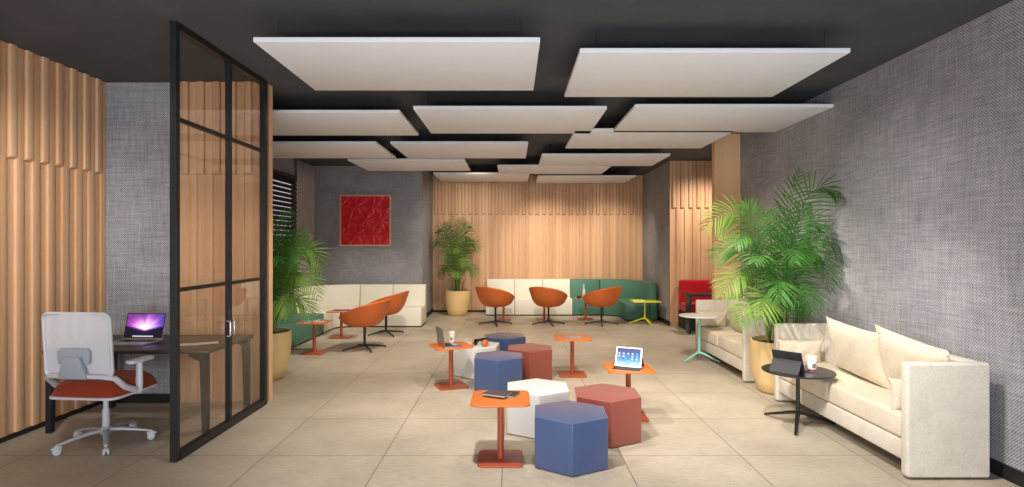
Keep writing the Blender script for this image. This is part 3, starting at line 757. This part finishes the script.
PR = [S(800, 172, 6.1, 778, 235, 6.1, 'd'), S(838, 197, 5.65, 795, 150, 6.0, 'd'), S(704, 230, 5.9, 757, 165, 6.1, 'y'), S(742, 205, 6.4, 765, 215, 6.3, 'g'),
 S(712, 258, 6.25, 760, 215, 6.2, 'g'), S(722, 296, 5.75, 752, 235, 5.9, 'y'), S(738, 322, 5.6, 755, 270, 5.75, 'y'), S(832, 290, 5.6, 812, 195, 5.8, 'd'),
 S(842, 262, 5.65, 806, 190, 5.9, 'd'), S(822, 228, 5.8, 788, 190, 6.0, 'd'), S(770, 212, 5.8, 768, 240, 5.9, 'g'), S(755, 262, 5.5, 768, 230, 5.8, 'g'),
 S(795, 262, 5.5, 786, 215, 5.8, 'g'), S(812, 312, 5.45, 796, 245, 5.6, 'd'), S(780, 300, 5.35, 778, 245, 5.55, 'g'), S(745, 285, 6.5, 762, 230, 6.4, 'g'),
 S(790, 235, 6.4, 780, 240, 6.3, 'd'), S(760, 318, 5.4, 768, 262, 5.6, 'y'), S(806, 205, 6.3, 788, 230, 6.2, 'd'), S(735, 245, 5.7, 760, 205, 5.9, 'g'),
 S(825, 265, 6.2, 800, 225, 6.15, 'd'), S(800, 320, 6.0, 792, 270, 6.0, 'g')]
palm('tall potted palm in an ochre pot between the two cream sofas', (2.90, 6.11, 0), .285, .56, PR, .36, 24, 5, 3.355)
PL = [S(322, 272, 6.5, 300, 205, 6.6, 'y'), S(318, 296, 6.3, 296, 240, 6.5, 'y'), S(305, 232, 6.9, 282, 235, 6.8, 'g'), S(292, 212, 6.7, 274, 240, 6.7, 'g'),
 S(300, 258, 6.4, 280, 225, 6.6, 'g'), S(288, 318, 6.25, 284, 265, 6.35, 'y'), S(262, 212, 6.6, 264, 250, 6.7, 'd'), S(240, 240, 6.8, 258, 215, 6.8, 'd'),
 S(310, 250, 7.2, 285, 220, 7.0, 'g'), S(285, 240, 7.2, 275, 250, 7.0, 'd'), S(300, 285, 6.9, 285, 240, 6.8, 'g'), S(278, 262, 6.3, 270, 235, 6.5, 'g'),
 S(225, 270, 6.7, 250, 215, 6.8, 'd'), S(245, 290, 6.4, 255, 240, 6.5, 'g'), S(296, 300, 7.1, 285, 255, 6.9, 'd'), S(312, 318, 6.6, 292, 270, 6.6, 'y')]
palm('potted palm in an ochre pot behind the oak wall end at left', (-2.95, 6.72, 0), .285, .56, PL, .34, 22, 9)
PB = [S(452, 214, 12.7, 456, 255, 12.7, 'd'), S(438, 232, 12.5, 448, 215, 12.6, 'd'), S(432, 248, 12.5, 446, 222, 12.6, 'd'), S(470, 226, 12.6, 462, 225, 12.7, 'g'),
 S(478, 252, 12.5, 468, 222, 12.6, 'g'), S(444, 262, 12.2, 450, 235, 12.4, 'g'), S(466, 268, 12.2, 461, 238, 12.4, 'y'), S(456, 252, 12.2, 457, 235, 12.4, 'y'),
 S(474, 276, 12.4, 466, 250, 12.5, 'g'), S(440, 278, 12.5, 448, 250, 12.6, 'g'), S(462, 218, 13.0, 460, 240, 12.8, 'd'), S(446, 222, 12.9, 452, 240, 12.8, 'd'),
 S(456, 278, 12.1, 456, 258, 12.3, 'y'), S(470, 240, 12.9, 464, 240, 12.8, 'd')]
palm('potted palm in an ochre pot against the back oak wall', (-1.24, 12.72, 0), .29, .56, PB, .31, 20, 13, None, -1.84)

# ---------------------------------------------------------------- artwork, curtain, blind
ar = thing('wall_art', 'square red carved relief panel in a thin pale frame', 'artwork', (-3.055, 11.7, 2.10))
hs = .535
mb = MB()
for a, b, c_, d in ((-hs, hs, hs-.028, hs), (-hs, hs, -hs, -hs+.028), (-hs, -hs+.028, -hs+.028, hs-.028), (hs-.028, hs, -hs+.028, hs-.028)):
    mb.box(a, b, -.055, 0, c_, d)
mb.build('frame', M_frame, ar)
def relief(u, v):
    x, z = (2*u-1)*(hs-.028), (2*v-1)*(hs-.028); h = 0
    S_ = .33
    for i in range(-2, 3):
        for j in range(-2, 3):
            cx, cz_ = i*S_+(S_/2 if j % 2 else 0), j*S_*.9
            dx, dz = x-cx, z-cz_; r = math.hypot(dx, dz)
            if r < .25:
                th = math.atan2(dz, dx)+.4*i+.7*j
                pet = abs(math.cos(2.5*th))**1.5; env = max(0, 1-(r/.25))
                ridge = 1-abs(((th*2.5/PI) % 1)-.5)*1.2
                h = max(h, env**.6*pet*.03*ridge+.012*env)
    return (x, -.012-h, z)
mb = MB(); mb.grid(relief, 110, 110); mb.build('relief_panel', M_art, ar, smooth=180)
def curt(u, v):
    y = 10.62+.98*u; f = math.sin(u*2*PI*7)*.028+math.sin(u*2*PI*3.3+1)*.006
    return (XL+.042+f*(.8+.2*v), y, .03+v*(CH-.06))
mb = MB(); mb.grid(curt, 150, 10)
tag(mb.build('curtain', M_curtain, None, smooth=180, solid=.004), 'floor length taupe curtain in folds beside the blind', 'curtain')
bl = thing('window_blind', 'dark horizontal slat blind over the left window', 'blind', (XL+.035, 9.0, 0))
mb = MB()
z = .62
while z < 2.84:
    mb.box(-.043, .043, -1.75, 1.6, -.002, .002, 0, Matrix.Translation((.012, 0, z)) @ Matrix.Rotation(R(62), 4, 'Y')); z += .085
mb.build('slats', M_slat, bl)
MB().box(-.03, .03, -1.75, 1.6, 2.84, 2.89).build('headrail', M_slat, bl)
for y in (-1.5, -.5, .5, 1.4):
    MB().tube([(.032, y, .6), (.032, y, 2.85)], .002, 6).build('cord', M_slat, bl)

# ---------------------------------------------------------------- small things
laptop('laptop', 'open silver laptop seen from its side on an orange table', (-.79, 6.25, .46), R(114), M_key, .27, .21, 7)
def cup(label, loc, h=.115, lid=True, band=False, s=1):
    t = thing('paper_cup', label, 'cup', loc)
    MB().lathe([(.027*s, 0), (.0385*s, h)], 28).build('cup_body', M_cup, t, smooth=40)
    if lid: MB().lathe([(.041*s, h), (.041*s, h+.008), (.036*s, h+.012), (.035*s, h+.018)], 28).build('lid', M_lid, t, smooth=40)
    mb = MB()   # printed oval mark, curved on the wall facing the room
    def mk(u, v):
        a = R(-118+56*u); z = h*(.28+.34*v); rr = (.027+.0115*z/h)*s+.0006
        return (rr*math.cos(a), rr*math.sin(a), z)
    for zz in range(3):
        mb.grid(lambda u, v: mk(.5+(u-.5)*(1 if zz == 1 else .72), (zz+v*.72)/3), 8, 2)
    mb.build('printed_mark', M_mark, t)
    if band: MB().lathe([(.0275*s, .002), (.0298*s, .018)], 28, 0, None, False).build('printed_band', M_redband, t)
    return t
cup('white takeaway coffee cup with beige lid behind the side-on laptop', (-.70, 6.497, .46))
cup('white paper cup with red foot band on the round black table', (2.64, 4.93, .487), .118, True, True, 1.15)
def tablet(label, loc, rz, back=True, lean=24):
    t = thing('tablet', label, 'tablet', loc, rz)      # screen faces -y
    wd, h = .245, .185
    Mx = Matrix.Translation((0, 0, .008)) @ Matrix.Rotation(R(-lean), 4, 'X')
    MB().box(-wd/2-.004, wd/2+.004, .0, .006, -.002, h+.004, 0, Mx).box(-wd/2-.004, wd/2+.004, -.1, .01, 0, .006).build('folio_cover', M_folio, t, bevel=.002, seg=1)
    by = math.sin(R(lean))*h*.8; bz = math.cos(R(lean))*h*.62
    mb = MB(); mb.add([(-wd/2, by*.78+.008, bz), (wd/2, by*.78+.008, bz), (wd/2, by+.075, .001), (-wd/2, by+.075, .001), (-wd/2, by*.78+.012, bz), (wd/2, by*.78+.012, bz), (wd/2, by+.08, .001), (-wd/2, by+.08, .001)],
      [(0,1,2,3),(4,7,6,5),(0,4,5,1),(1,5,6,2),(2,6,7,3),(3,7,4,0)])
    mb.build('folio_stand', M_folio, t)
    MB().prism(rrect(wd/2, h/2, .01), -.0065, -.0005, 0, Mx @ Matrix.Translation((0, 0, h/2)) @ Matrix.Rotation(R(90), 4, 'X') @ Matrix.Translation((0, 0, .007))).build('body', M_white_plastic, t, bevel=.0015, seg=1)
    s1 = MB(); a, b = -wd/2+.014, wd/2-.014
    yy = -.0076
    s1.add([(a, yy, .012), (b, yy, .012), (b, yy, h-.012), (a, yy, h-.012)], [(0,1,2,3)], 0, Mx, [(0,0),(1,0),(1,1),(0,1)])
    rnd = random.Random(4)
    for r in range(5):
        for c_ in range(5):
            if r == 1 : continue
            if r == 0 and c_ in (0, 4): continue
            x = a+.012+c_*(b-a-.012)/5; z = .02+r*.024
            s1.add([(x, yy-.0004, z), (x+.016, yy-.0004, z), (x+.016, yy-.0004, z+.014), (x, yy-.0004, z+.014)], [(0,1,2,3)], rnd.choice((1, 1, 2, 3, 1, 4)), Mx, [(0,0)]*4)
    s1.build('screen', [M_pad, emit_mat('white_icon', 'f4f8ff', .95), emit_mat('teal_icon', '7fe0e8', .9), emit_mat('blue_icon', '5a8cf0', .9), emit_mat('pink_icon', 'd89ac8', .9)], t)
    return t
tablet('white tablet with blue home screen in a black folio on an orange table', (1.07, 5.17, .46), R(-24))
tablet('tablet in a charcoal folio seen from behind on the round black table', (2.45, 4.94, .487), R(132), lean=22)
# headphones lying on a white stool
hp = thing('headphones', 'orange and black headphones lying on the rear white stool', 'headphones', (-.385, 6.82, .366), R(-32))
pts = [(-.085*math.cos(R(a)), .10*math.sin(R(a))+.0, .045+.02*math.sin(R(a))) for a in range(0, 181, 15)]
MB().tube(pts, .010, 8, 0, None, 2.0).build('headband', M_phone, hp, smooth=60)
for s in (-1, 1):
    Mx = Matrix.Translation((s*.085, -.015, .044)) @ Matrix.Rotation(R(90), 4, 'Y') @ Matrix.Rotation(R(s*12), 4, 'X')
    MB().lathe([(.03, -.02), (.042, -.014), (.044, .004), (.036, .016), (.022, .02)], 24, 0, Mx).build('ear_cup', M_orange_t, hp, smooth=45)
    MB().lathe([(.025, -.012), (.036, -.008), (.036, .006), (.025, .01)], 24, 0, Matrix.Translation((s*.058, -.015, .044)) @ Matrix.Rotation(R(90), 4, 'Y')).build('ear_pad', M_phone, hp, smooth=45)
def notebook(label, loc, rz, hx, hy, th, mat, cat='notebook', group=None, name='notebook'):
    t = thing(name, label, cat, loc, rz, group)
    MB().box(-hx, hx, -hy, hy, 0, .002).box(-hx, hx, -hy, hy, th-.002, th).box(-hx, -hx+.003, -hy, hy, .002, th-.002).build('cover', mat, t)
    MB().box(-hx+.003, hx-.004, -hy+.004, hy-.004, .002, th-.002).build('pages', M_paper, t)
    return t
notebook('lower olive black notebook under another on the front orange table', (-.055, 4.26, .46), R(-20), .10, .075, .012, M_note2)
notebook('upper dark brown notebook on the front orange table', (-.11, 4.215, .472), R(-26), .095, .07, .012, M_note)
notebook('grey magazine lying on the orange table behind the red stools', (.75, 6.87, .46), R(30), .10, .075, .008, M_grey_cover, 'magazine', None, 'magazine')
notebook('lower pale magazine on the orange table by the green left sofa', (-2.93, 8.30, .46), R(15), .15, .11, .016, M_grey_cover, 'magazine', None, 'magazine')
notebook('upper teal magazine on the orange table by the green left sofa', (-2.99, 8.28, .476), R(-12), .12, .09, .016, M_teal, 'magazine', None, 'magazine')
notebook('dark covered magazine on the orange table by the white left sofa', (-2.93, 9.62, .46), R(10), .13, .10, .014, M_note, 'magazine', None, 'magazine')
notebook('yellow folder lying on the lemon yellow table', (2.53, 11.28, .465), 0, .11, .13, .022, M_yellow, 'folder', None, 'folder')
bt = thing('bottle', 'slim white bottle on the orange table before the green back sofa', 'bottle', (1.53, 11.93, .46))
MB().lathe([(.03, 0), (.032, .01), (.032, .16), (.014, .21), (.012, .27)], 20).build('bottle_body', M_wtop, bt, smooth=45)
MB().lathe([(.014, .27), (.014, .295)], 14).build('cap', M_wtop, bt, smooth=45)
cb = thing('paper_cup', 'small white cup beside the slim bottle on the far table', 'cup', (1.61, 11.9, .46))
MB().lathe([(.028, 0), (.037, .09)], 20).build('cup_body', M_cup, cb, smooth=40); MB().lathe([(.039, .09), (.036, .102)], 20).build('lid', M_note, cb, smooth=40)
bw = thing('bowl', 'small dark bowl at the left edge of the far bottle table', 'bowl', (1.42, 11.86, .46))
MB().lathe([(.025, 0), (.05, .025), (.058, .045), (.053, .045), (.04, .02)], 24).build('bowl_body', M_note, bw, smooth=50)
